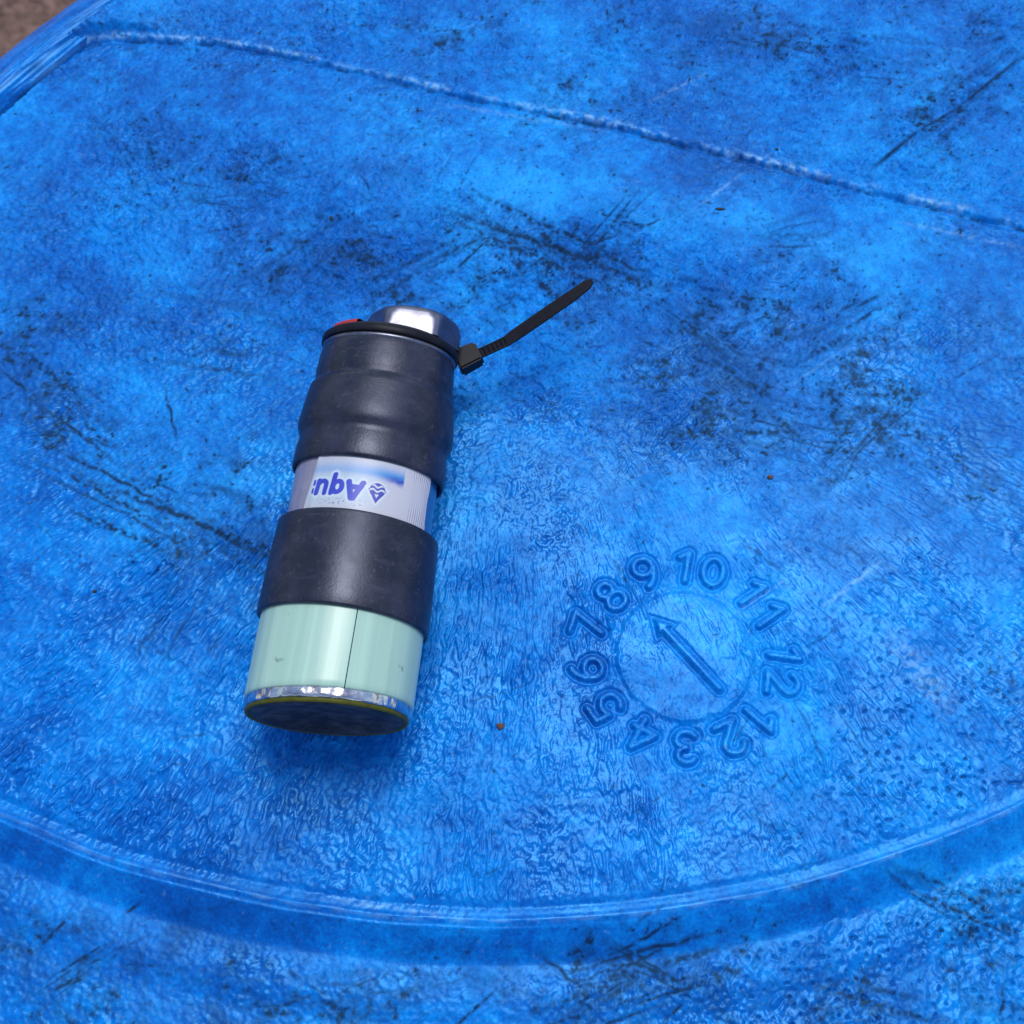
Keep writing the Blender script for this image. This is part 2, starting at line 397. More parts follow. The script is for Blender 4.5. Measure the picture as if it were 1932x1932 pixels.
# --- blisters in the plastic at the lower right
for (px, py, a, b, ang, h) in [(1672, 1569, 1.9, 1.5, 0, 1.4), (1737, 1689, 2.6, 1.2, -12, .6), (1572, 1753, 2.9, 1.4, 50, .6), (1533, 1795, 1.9, 1.3, 20, .5),
                               (1466, 1888, 2.6, 1.1, 45, .5), (1769, 1750, 1.2, 1.5, 0, .45), (1821, 1760, 1.3, 1.7, 0, .45), (1484, 1577, 1.0, .9, 0, .4), (1520, 1725, 1.6, .9, 30, .4)]:
    c = at(px, py, -4.0 if py > 1640 else 0); W = window(c, 7); ca, sa = math.cos(math.radians(ang)), math.sin(math.radians(ang))
    dx, dy = X[W] - c[0], Y[W] - c[1]; e = np.hypot((dx * ca + dy * sa) / a, (-dx * sa + dy * ca) / b)
    Z[W] += .55 * h * smooth(1.1, 0.3, e) - 0.12 * np.exp(-((e - 1.25) / .22) ** 2)

# --- grime and scuffs: left by years of use, with some highlights painted in pale
G = np.zeros_like(X); S = np.zeros_like(X)
WX = X + 9 * fbm(X / 34, Y / 34, 35, 2) + 4 * fbm(X / 9, Y / 9, 37, 2); WY = Y + 9 * fbm(X / 34, Y / 34, 38, 2) + 4 * fbm(X / 9, Y / 9, 39, 2)
def blot(px, py, rx, ry, ang, s):
    global G
    c = at(px, py); k = 0.165 * 1.15
    a = math.radians(ang); dx, dy = WX - c[0], WY - c[1]
    u = (dx * math.cos(a) + dy * math.sin(a)) / (rx * k); v = (-dx * math.sin(a) + dy * math.cos(a)) / (ry * k)
    G = np.maximum(G, s * np.exp(-(u * u + v * v))) if s > 0 else G * (1 + s * np.exp(-(u * u + v * v)))
for b in [(330, 260, 150, 80, -20, .45), (480, 340, 110, 80, 20, .45), (700, 480, 230, 110, 10, .60), (560, 520, 120, 60, 20, .5), (1050, 500, 190, 60, 25, .85), (1290, 560, 150, 60, 20, .75),
          (1450, 690, 200, 90, 35, .85), (1330, 600, 210, 80, 0, .70), (1620, 830, 130, 110, -30, .90), (1480, 780, 170, 60, -15, .70), (1800, 900, 120, 60, -35, .45), (1250, 740, 150, 50, -15, .50),
          (60, 720, 110, 60, -20, .75), (130, 800, 150, 60, -25, .70), (260, 900, 170, 50, -30, .70), (430, 960, 90, 60, -30, .85), (330, 990, 120, 50, -25, .6), (480, 1060, 80, 70, 0, .5), (80, 600, 80, 60, 0, .4),
          (1500, 90, 260, 60, -15, .55), (1850, 190, 150, 70, 30, .70), (1250, 90, 120, 50, 0, .45), (850, 60, 160, 50, 0, .4), (1880, 60, 120, 60, 0, .5), (1050, 175, 140, 40, -15, .35),
          (140, 1810, 120, 60, -35, .85), (50, 1760, 90, 50, -20, .7), (320, 1830, 160, 40, 30, .5), (1240, 1815, 160, 45, 10, .95), (1110, 1870, 140, 60, 20, .8), (760, 1880, 240, 60, 10, .6), (1400, 1780, 130, 50, 25, .6),
          (1850, 1670, 110, 60, -30, .7), (1600, 1880, 240, 60, 0, .5), (1880, 1850, 100, 90, 0, .6), (1500, 1500, 120, 90, 30, .30), (430, 1890, 240, 50, 0, .45), (870, 1560, 120, 50, 20, .25),
          (1900, 1330, 120, 120, 0, .35), (1860, 1000, 80, 50, -30, .35)]:
    blot(*b)
for b in [(1500, 430, 420, 70, -14, -.75), (1000, 330, 330, 50, -14, -.6), (1750, 1100, 260, 170, -20, -.7), (800, 30, 200, 30, 0, -.4)]:
    blot(*b)
big = smooth(-0.35, 0.65, fbm(X / 26, Y / 26, 41, 3)); dots = perlin(X / 1.25, Y / 1.25, 42); d2 = perlin(X / 2.4, Y / 2.4, 43); d3 = perlin(X / .75, Y / .75, 44)
mid = fbm(X / 7, Y / 7, 45, 3)
clean = smooth(0.4, 8, dA) * (1 - .55 * smooth(60, 115, X) * smooth(190, 120, Y))
amb = (0.26 + 0.34 * big) * np.clip(clean + outA, 0, 1) * (1 - .80 * smooth(185, 125, Y) * inA * (1 - .5 * smooth(60, 110, X)))
Gm = np.clip(G * (0.55 + 0.55 * big + .45 * mid) + amb * 0.75, 0, 1)
cut = 0.80 - 0.62 * Gm
spk = smooth(cut, cut + .34, 1.0 * dots + .38 * d2 + .2 * d3 + .18)
spk2 = smooth(cut + .10, cut + .22, 0.9 * d3 + .45 * d2 + .2)
grime = np.clip(0.44 * Gm * np.clip(.65 + .7 * d2 + .8 * mid, 0, 1.6) + (0.54 * spk + .30 * spk2) * (.35 + .65 * smooth(-.2, .35, fbm(X / 4.5, Y / 4.5, 46, 2))) * (1 - .45 * outA), 0, 0.95)
grime = np.maximum(grime, 0.8 * pit * (0.45 + 0.55 * big))
# black hairline marks
def mark(p, q, w, s, broken=0.5, bend=0.0, to='g'):
    global grime, S
    a, b = at(*p), at(*q)
    m = (a + b) / 2; R = np.hypot(*(b - a)) / 2 + 4
    W = window(m, R); nrm = np.array((-(b - a)[1], (b - a)[0]))
    mid = m + nrm * bend
    wob = 0.5 * perlin(X[W] / 4, Y[W] / 4, 51)
    d1, t1 = segdist(X[W] + wob, Y[W] + wob, a, mid); d2_, t2 = segdist(X[W] + wob, Y[W] + wob, mid, b)
    d = np.minimum(d1, d2_); t = np.where(d1 < d2_, t1 * .5, .5 + t2 * .5)
    e = min(1.0, s * 1.35) * np.exp(-(d / w) ** 2) * np.clip(1.25 - broken + broken * 2.4 * perlin(X[W] / 1.5, Y[W] / 1.5, 52) + .25, 0, 1) * np.sin(np.pi * np.clip(t, .03, .97)) ** .4
    if to == 'g': grime[W] = np.maximum(grime[W], e)
    else: S[W] = np.maximum(S[W], e)
for a in [((1640, 326), (1735, 248), .75, 1.0, .05), ((1725, 256), (1810, 205), .65, .9, .3), ((1790, 220), (1935, 102), .75, .95, .3), ((838, 528), (932, 440), .55, .85, .5), ((1090, 512), (1205, 360), .6, .8, .6),
          ((1098, 500), (1140, 470), 1.6, .9, .3), ((1110, 472), (1230, 520), .9, .85, .6), ((1150, 418), (1235, 432), .55, .8, .5), ((1190, 440), (1250, 416), .5, .7, .5), ((312, 732), (336, 835), .5, .9, .35),
          ((100, 805), (232, 850), .7, .9, .5), ((60, 862), (330, 1005), .8, .9, .7), ((480, 1015), (545, 1075), .9, .9, .5), ((350, 372), (480, 400), .45, .6, .6), ((390, 440), (470, 425), .7, .8, .7), ((680, 330), (700, 370), .4, .7, .5),
          ((780, 500), (860, 560), .4, .6, .6), ((80, 1870), (150, 1835), .8, .95, .3), ((225, 1720), (255, 1700), .5, .8, .4), ((520, 1815), (640, 1890), .5, .6, .7), ((840, 1950), (940, 1860), .5, .8, .5),
          ((1020, 1795), (1110, 1870), .6, .9, .4), ((1130, 1880), (1190, 1840), .5, .8, .5), ((1250, 1935), (1300, 1880), .6, .9, .5), ((1725, 1670), (1920, 1760), .8, .8, .75), ((1600, 1870), (1720, 1950), .8, .8, .7),
          ((1905, 1850), (1900, 1932), .7, .9, .5), ((1395, 1015), (1480, 1080), .5, .6, .6), ((940, 740), (1060, 800), .5, .5, .7), ((1060, 800), (1200, 740), .5, .4, .7), ((1400, 400), (1560, 545), .6, .45, .8),
          ((560, 430), (690, 300), .45, .45, .7), ((1560, 640), (1700, 560), .7, .6, .7), ((200, 1180), (420, 1290), .4, .4, .8), ((1700, 70), (1880, 120), .7, .5, .8), ((1180, 1050), (1040, 960), .4, .35, .7),
          ((640, 700), (500, 600), .5, .4, .8), ((1580, 1330), (1660, 1470), .4, .5, .6), ((1500, 1320), (1560, 1440), .4, .5, .6)]:
    mark(*a)
for i in range(70):                                                    # many faint ones
    x, y = random.uniform(0, 1932), random.uniform(0, 1900); l, a = random.uniform(25, 130), random.choice((random.gauss(-.75, .3), random.gauss(.45, .35), random.uniform(0, 3.1)))
    mark((x, y), (x + l * math.cos(a), y + l * math.sin(a)), random.uniform(.25, .5), random.uniform(.2, .6), .7, random.uniform(-.08, .08))
for a in [((1225, 195), (1335, 138), .6, .25, .8), ((1490, 730), (1600, 650), .4, .2, .8), ((1380, 1160), (1500, 1080), .5, .25, .8), ((1690, 1210), (1790, 1330), 3.0, .35, .8),  # pale scratches; the wide stroke paints in a sky highlight
          ((1560, 1140), (1660, 1060), .6, .4, .6), ((1310, 400), (1400, 330), .5, .3, .6), ((1690, 420), (1930, 470), .6, .3, .8),
          ((830, 200), (1150, 250), .6, .2, .7), ((610, 1690), (840, 1730), .5, .35, .6)]:  # the last stroke paints a highlight along the step's lip
    mark(*a, to='s')
# bundles of rubbed-in dirt: many hair-thin parallel marks
for (x0, y0, x1, y1, wid, n, st) in [(860, 400, 1240, 545, 45, 16, .7), (1050, 520, 1230, 350, 30, 9, .75), (1180, 560, 1480, 760, 55, 16, .65), (1380, 700, 1720, 560, 60, 16, .6), (1290, 760, 1680, 840, 50, 14, .65), (1560, 900, 1720, 720, 40, 12, .6),
                                     (20, 690, 240, 850, 40, 12, .75), (60, 840, 560, 1085, 50, 16, .7), (250, 600, 640, 690, 60, 10, .45), (330, 400, 640, 330, 50, 10, .5), (480, 560, 720, 400, 60, 12, .5), (700, 560, 980, 420, 60, 12, .5),
                                     (1350, 60, 1750, 150, 45, 12, .6), (1640, 330, 1930, 90, 40, 10, .6), (1100, 100, 1330, 60, 40, 8, .45), (30, 1900, 260, 1760, 45, 12, .75), (400, 1900, 900, 1800, 50, 10, .5), (980, 1930, 1350, 1790, 55, 16, .8), (1090, 1760, 1350, 1900, 35, 10, .7),
                                     (1690, 1640, 1932, 1770, 40, 12, .7), (1500, 1850, 1800, 1932, 50, 10, .6), (1380, 480, 1560, 420, 40, 8, .5), (1500, 980, 1720, 1120, 60, 8, .35), (120, 280, 330, 200, 50, 8, .4), (380, 1060, 250, 1240, 40, 8, .4)]:
    L = math.hypot(x1 - x0, y1 - y0); tx, ty = (x1 - x0) / L, (y1 - y0) / L
    for i in range(n):
        o_ = random.gauss(0, wid * .5); a_, b_ = sorted((random.uniform(-.1, .7), random.uniform(.3, 1.1)))
        if b_ - a_ < .12: b_ = a_ + .15
        sk = random.gauss(0, 14)
        mark((x0 + tx * L * a_ - ty * o_, y0 + ty * L * a_ + tx * o_), (x0 + tx * L * b_ - ty * (o_ + sk), y0 + ty * L * b_ + tx * (o_ + sk)), random.choice((.42, .48, .55, .7, 1.3)), st * random.uniform(.5, 1.25), random.uniform(.35, .75), random.uniform(-.03, .03))
for i in range(22):
    x, y = random.uniform(0, 1932), random.uniform(0, 1900); l, a = random.uniform(15, 70), random.choice((random.gauss(-.6, .3), random.uniform(0, 3.1)))
    mark((x, y), (x + l * math.cos(a), y + l * math.sin(a)), random.uniform(.2, .4), random.uniform(.06, .16), .8, to='s')
scn = np.clip(0.45 + 1.3 * perlin(X / 2.0, Y / 2.0, 61) + 0.8 * perlin(X / 0.9, Y / 0.9, 62), 0, 1)
S = np.maximum(S, seam_on * 0.85 * scn * np.exp(-((sd - .5) / (.8 + .5 * smooth(-60, 80, X))) ** 2) * np.clip(.25 + .9 * big + .9 * perlin(X / 13, Y / 13, 67), 0, 1))
S = np.maximum(S, 0.30 * np.exp(-((dA + .2) / 0.6) ** 2) * np.clip(.3 + perlin(th * 40, dA, 63), 0, 1))  # pale line on the step's lip: its highlight painted in
S = np.maximum(S, 0.14 * smooth(0.80, 0.98, perlin(X / 1.1, Y / 1.1, 64) * .5 + perlin(X / 2.7, Y / 2.7, 65) * .5 + .35))
grime = np.maximum(grime, seam_on * 0.9 * np.exp(-((sd + 1.3) / .55) ** 2) * np.clip(.35 + 1.3 * perlin(X / 6, Y / 6, 66) + .7 * perlin(X / 2, Y / 2, 68), 0, 1))  # darker line along the near crease of the seam

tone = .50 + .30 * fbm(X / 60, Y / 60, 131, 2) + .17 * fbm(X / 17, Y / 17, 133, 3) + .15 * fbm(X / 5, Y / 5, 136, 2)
def mottle_and_shade(px, py, rx, ry, ang, a_):  # base colour blobs: mottling, with sheen and container shade painted in
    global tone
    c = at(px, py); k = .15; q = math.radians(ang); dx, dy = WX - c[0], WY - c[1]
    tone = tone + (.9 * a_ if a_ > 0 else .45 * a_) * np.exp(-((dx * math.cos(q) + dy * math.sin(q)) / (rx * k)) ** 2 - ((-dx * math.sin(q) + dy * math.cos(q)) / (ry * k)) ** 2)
for a in [(1450, 440, 480, 90, -13, .34), (950, 330, 260, 60, -14, .22), (1300, 90, 160, 60, 0, .12), (960, 60, 200, 60, 0, .15), (1800, 360, 160, 60, -14, .15), (250, 400, 150, 90, 0, .14), (1650, 1350, 300, 230, 20, .25), (1250, 1280, 200, 160, 0, .15), (330, 1250, 200, 150, 0, .08),  # brighter blobs; the lower-right one paints in the sky sheen
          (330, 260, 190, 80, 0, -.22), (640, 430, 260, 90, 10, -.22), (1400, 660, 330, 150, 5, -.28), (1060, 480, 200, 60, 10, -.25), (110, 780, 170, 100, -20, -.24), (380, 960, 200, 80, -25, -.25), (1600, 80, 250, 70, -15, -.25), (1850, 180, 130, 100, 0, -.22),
          (1250, 1640, 260, 60, 5, -.36), (900, 1600, 200, 60, 0, -.16), (650, 1440, 170, 50, 0, -.2), (930, 1150, 60, 260, 0, -.12), (150, 1830, 200, 70, 0, -.22), (1150, 1830, 230, 50, 0, -.25), (1800, 1700, 160, 60, -25, -.2), (150, 1480, 160, 60, 0, -.14), (1150, 780, 200, 70, 0, -.12)]:  # darker blobs; those below and right of the container paint its shade
    mottle_and_shade(*a)
tone = np.where(True, tone - .06 * np.exp(-((dA + 6) / 4.5) ** 2), tone)  # slope of the step darkened: its shade put into the colour
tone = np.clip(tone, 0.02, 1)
wet = np.clip(smooth(225, 150, Y + 25 * fbm(X / 45, Y / 45, 47, 2)) * (.55 + .45 * big) + .05 + .30 * big, 0, 1)
# normals of the whole relief, kept by every piece cut from it so that no joint shows
zy, zx = np.gradient(Z, ys, xs)
N = np.stack([-zx, -zy, np.ones_like(Z)], -1); N /= np.linalg.norm(N, axis=-1, keepdims=True)
N = N.reshape(-1, 3)
ny, nx = X.shape
idx = np.arange(ny * nx).reshape(ny, nx)
quads = np.stack([idx[:-1, :-1], idx[:-1, 1:], idx[1:, 1:], idx[1:, :-1]], -1).reshape(-1, 4)
inside = np.hypot(X - DC[0], Y - DC[1]) < 276.0
q_in = inside.ravel()[quads].all(1)
part_v = np.zeros(X.shape, np.int16)
part_v[np.abs(sd) * seam_on + (1 - seam_on) * 9 < 1.5] = 1
part_v[ddial < 17.6] = 2
part_v[arr_d < 1.0] = 3
part_v = np.where(num_d < 1.05, 3 + num_id, part_v)
q_part = part_v.ravel()[quads].max(1)
P3 = np.stack([X, Y, Z], -1).reshape(-1, 3)

drum = link(bpy.data.objects.new('plastic_drum', None)); 
tag(drum, 'scuffed blue plastic drum whose grimy moulded head fills the picture', 'drum')
def relief(name, sel, parent):
    q = quads[sel]; u, inv = np.unique(q, return_inverse=True)
    o = mesh_np(name, P3[u], inv.reshape(-1, 4), M_BLUE, parent, {'grime': grime.ravel()[u], 'scuff_glint': S.ravel()[u], 'wet': wet.ravel()[u], 'tone': tone.ravel()[u]})
    o.data.normals_split_custom_set_from_vertices(N[u].tolist())
    return o
panel = relief('head_panel', q_in & (q_part == 0), drum)
seam = relief('mould_seam', q_in & (q_part == 1), drum); seam['label'] = 'rough pale ridge of moulding flash across the drum head'
dial = relief('date_dial', q_in & (q_part == 2), drum); dial['label'] = 'round moulded month dial with a raised pointer'
relief('pointer_arrow', q_part == 3, dial)
for k, (txt, off) in enumerate(NUMS):
    o = relief('numeral', q_part == 4 + k, dial); o['label'] = 'raised numeral ' + txt + ' of the month dial'

# rim and side wall, turned about the drum's axis
def lathe_z(name, prof, c, seg, mat, parent, attrs=None, wob=0.0):
    prof = np.array(prof); a = np.linspace(0, 2 * np.pi, seg, endpoint=False)
    Rr = prof[:, 0][:, None] * np.ones(seg); Zz = prof[:, 1][:, None] * np.ones(seg)
    if wob:
        n = perlin(prof[:, 0][:, None] / 2.1 + 0 * a, a[None] * 14, 71) + .6 * perlin(prof[:, 0][:, None] / 0.9 + 0 * a, a[None] * 25, 72)
        Zz = Zz + wob * n
    V = np.stack([c[0] + Rr * np.cos(a), c[1] + Rr * np.sin(a), Zz], -1).reshape(-1, 3)
    i = np.arange(len(prof) - 1)[:, None] * seg; j = np.arange(seg)[None]; j2 = (j + 1) % seg
    Fq = np.stack([i + j, i + j2, i + seg + j2, i + seg + j], -1).reshape(-1, 4)
    ang = np.broadcast_to(a, Rr.shape)
    return mesh_np(name, V, Fq[:, ::-1], mat, parent, attrs(Rr, ang) if attrs else None)
def rim_attr(R_, a):
    n = perlin(R_ / 1.3, a * 10, 73) + .7 * perlin(R_ / 0.6, a * 16, 74)
    sc = np.clip(n * 1.1 - 0.1, 0, 1) * .55 * np.exp(-((R_ - 274) / 6) ** 2)
    g = np.clip(perlin(R_ / 2.0, a * 30, 75) - .1, 0, 1) * .6 + .5 * np.exp(-((R_ - 271.2) / 0.8) ** 2)  # darker ring where the rim meets the head
    return {'grime': g.ravel(), 'scuff_glint': sc.ravel(), 'wet': np.full(g.size, .7), 'tone': (.42 + .35 * perlin(R_ / 3.0, a * 9, 77)).ravel()}
rp = [(267.0, -9.0), (269.0, -4.0)] + [(270.0 + 1.6 * i / 5, -2.0 + 2.2 * (i / 5)) for i in range(6)] + [(271.8 + 6.2 * t, 0.5 + 2.6 * math.sin(t * math.pi / 2)) for t in np.linspace(.03, 1, 26)] + \
     [(278.0 + 12.0 * math.sin(t), 3.1 - 11.0 * (1 - math.cos(t))) for t in np.linspace(.06, math.pi / 2, 24)] + [(290, -14), (289.6, -22), (287, -27), (282, -30)]
lathe_z('rim', rp, DC, 1800, M_BLUE, drum, rim_attr, 0.45)
wp = [(282, -30), (280, -40), (281, -60), (282, -230)] + [(282 + 7 * math.sin(t), -240 - 30 * t / math.pi) for t in np.linspace(0, math.pi, 12)] + [(282, -285), (282, -560)] + \
     [(282 + 7 * math.sin(t), -570 - 30 * t / math.pi) for t in np.linspace(0, math.pi, 12)] + [(282, -615), (280, -850), (274, -872), (270, -879.5), (0.5, -879.5)]
lathe_z('side_wall', wp, DC, 240, M_BLUE, drum, lambda R_, a: {'grime': np.clip(.2 + .4 * perlin(a * 8, R_ / 30, 76), 0, 1).ravel(), 'scuff_glint': np.zeros(R_.size), 'tone': np.full(R_.size, .45)})

# ------------------------------------------------------------------ the container lying on the drum
TILT, AZ = math.radians(2.0), math.radians(7.18)
AXP = np.array((-43.4, 93.4, 19.9))
def head_z(x, y):
    return float(Z[int(np.searchsorted(ys, y)), int(np.searchsorted(xs, x))])
_gap = []
for s_, r_ in ((0.5, 19.0), (3, 19.7), (12, 19.8), (21.5, 20.7), (30, 20.5), (44, 20.0), (60, 19.1), (72, 19.45), (80, 18.8), (93, 17.1)):
    px_, py_ = AXP[0] + s_ * math.sin(AZ), AXP[1] + s_ * math.cos(AZ)
    _gap.append(AXP[2] + s_ * math.sin(TILT) - r_ / math.cos(TILT) - np.mean([head_z(px_ + d_, py_) for d_ in (-2, -1, 0, 1, 2)]))
AXP[2] -= min(_gap) + 0.85                                             # settled on the plastic
a_dir = Vector((math.sin(AZ) * math.cos(TILT), math.cos(AZ) * math.cos(TILT), math.sin(TILT)))
e1 = Vector((math.cos(AZ), -math.sin(AZ), 0)); e2 = e1.cross(a_dir)
CM = Matrix((( e1.x, e2.x, -a_dir.x), (e1.y, e2.y, -a_dir.y), (e1.z, e2.z, -a_dir.z))).to_4x4()
CM.translation = Vector(AXP) * MM
# local frame: x right, y up, z towards the near end; s runs from the near end to the far end
box = link(bpy.data.objects.new('container', None)); box.matrix_world = CM
tag(box, 'cylindrical container of mint tube and black rubber sleeves lying on the drum', 'container')

def skew(s, y, x=0.0):                                                        # the pieces sit a little out of square towards the far end
    return s - y * (0.02 + 0.11 * smooth(30, 96, s)) + x * .075 * smooth(24, 8, s) - 1.9 * smooth(19, 5, s)

def lathe(name, prof, mat, parent, seg=160, a0=None, a1=None, fn=None, attrs=None):
    """prof: (s, r); angles in degrees from the top, clockwise seen from the near end; fn(s, phi) adds to the radius"""
    prof = np.array(prof, float); closed = a0 is None
    ph = np.radians(np.linspace(0, 360, seg, endpoint=False) if closed else np.linspace(a0, a1, seg))
    s = np.repeat(prof[:, 0][:, None], len(ph), 1); r = np.repeat(prof[:, 1][:, None], len(ph), 1); p = np.broadcast_to(ph, s.shape)
    if fn is not None: r = r + fn(s, p)
    V = np.stack([r * np.sin(p), r * np.cos(p), -skew(s, r * np.cos(p), r * np.sin(p))], -1).reshape(-1, 3)
    n = len(ph); i = np.arange(len(prof) - 1)[:, None] * n; j = np.arange(n if closed else n - 1)[None]; j2 = (j + 1) % n
    Fq = np.stack([i + j, i + j2, i + n + j2, i + n + j], -1).reshape(-1, 4)
    return mesh_np(name, V, Fq, mat, parent, attrs(s, p) if attrs else None)

def rn(s, p, f, g, seed):                                              # noise that closes round the circumference
    return perlin(np.sin(p) * f + s * g, np.cos(p) * f - s * g * .37, seed)

def rnd(s0, s1, r, e, inner):                                          # a sleeve wall with rounded edges and an inward lip
    q = [(s0 + e * 1.2, inner), (s0, r - e)]
    q += [(s0 + e * (1 - math.cos(t)), r - e + e * math.sin(t)) for t in np.linspace(.2, math.pi / 2, 6)]
    q += [(s, r) for s in np.linspace(s0 + e, s1 - e, 14)[1:-1]]
    q += [(s1 - e + e * math.sin(t), r - e + e * math.cos(t)) for t in np.linspace(0, math.pi / 2 - .2, 6)]
    return q + [(s1, r - e), (s1 - e * 1.2, inner)]

# near end: dished black disc, olive gasket ring, crumpled foil ring
lathe('end_disc', [(2.0, 0.3), (1.7, 5), (1.4, 9), (1.0, 12.5), (.35, 14.3), (0.0, 15.8), (0.05, 17.4), (0.5, 18.3), (2, 18.4)], M_DISC, box, 160, fn=lambda s, p: 0.05 * rn(s, p, 4, .2, 91))
lathe('gasket_ring', [(1.2, 17.8), (.35, 18.2)] + [(.75 - .65 * math.cos(t) , 18.75 + .45 * math.sin(t)) for t in np.linspace(0, math.pi, 9)] + [(1.4, 18.0)], M_YEL, box, 160, fn=lambda s, p: .10 * rn(s, p, 9, .5, 92))
lathe('foil_ring', [(1.1, 18.2), (1.25, 19.4), (1.7, 19.6), (2.2, 19.65), (2.8, 19.65), (3.4, 19.6), (3.8, 19.4), (3.9, 18.4)], M_FOIL, box, 260, fn=lambda s, p: .16 * rn(s, p, 13, .6, 93) + .08 * rn(s, p, 34, 1.2, 94))
# mint tube, split along its length
facet = lambda s, p: 0.07 * np.abs(((np.degrees(p) / 17.0 + .2 * np.sin(p * 3)) % 1.0) - .5) + .02 * rn(s, p, 7, .05, 95)
slit = 17.0
lathe('mint_tube', [(3.7, 18.4), (3.55, 19.2), (3.7, 19.6)] + [(s, 19.9 - .012 * s) for s in np.linspace(4.1, 21, 14)] + [(23, 19.5), (28, 19.3)], M_MINT, box, 420, slit + .35, slit + 359.65, fn=facet)
lathe('inner_tube', [(4.2, 17.0), (4.3, 18.75), (28, 18.75), (40, 17.6), (66, 17.4), (88, 16.0), (93, 15.6), (93.2, 14)], M_TUBE, box, 96)
# lower rubber sleeve
lathe('rubber_sleeve', [(a, b) for a, b in rnd(20.7, 44.9, 20.75, .7, 18.6)], M_RUB, box, 200,
      fn=lambda s, p: -.85 * smooth(21, 48, s) + .10 * rn(s, p, 2.2, .07, 96) + .13 * np.exp(-((s - 23.5) / 1.6) ** 2) + .03 * rn(s, p, 9, .4, 97))
# upper rubber sleeve: three swells
up = [(60.2, 17.7), (59.3, 18.2), (59.1, 18.6), (59.4, 18.95), (60.2, 19.1), (62, 19.1), (65, 19.0), (66.6, 18.75), (67.6, 18.65), (68.6, 18.8), (69.6, 19.3), (70.8, 19.6), (72.6, 19.65), (74.6, 19.45), (77, 19.15), (79.2, 18.85), (81, 18.6), (82.2, 18.4), (82.9, 17.9), (83.5, 17.45), (84.2, 17.4), (85.2, 17.55),
      (86.6, 17.6), (88.4, 17.5), (90.2, 17.4), (92, 17.25), (93.1, 17.1), (93.7, 16.9), (93.8, 16.0)]
lathe('rubber_sleeve', up, M_RUB, box, 200, fn=lambda s, p: .12 * rn(s, p, 2.0, .09, 98) + .03 * rn(s, p, 9, .4, 99))['label'] = 'upper black rubber sleeve with stretched bulges'
# wrapper film and printed label between the sleeves
lathe('grey_film', [(43.4, 17.95), (50, 17.9), (55, 17.95), (60.4, 17.9)], M_WRAP, box, 90, -150, -30, fn=lambda s, p: .10 * rn(s, p, 10, .3, 100) + .08 * rn(s, p, 26, .1, 101))

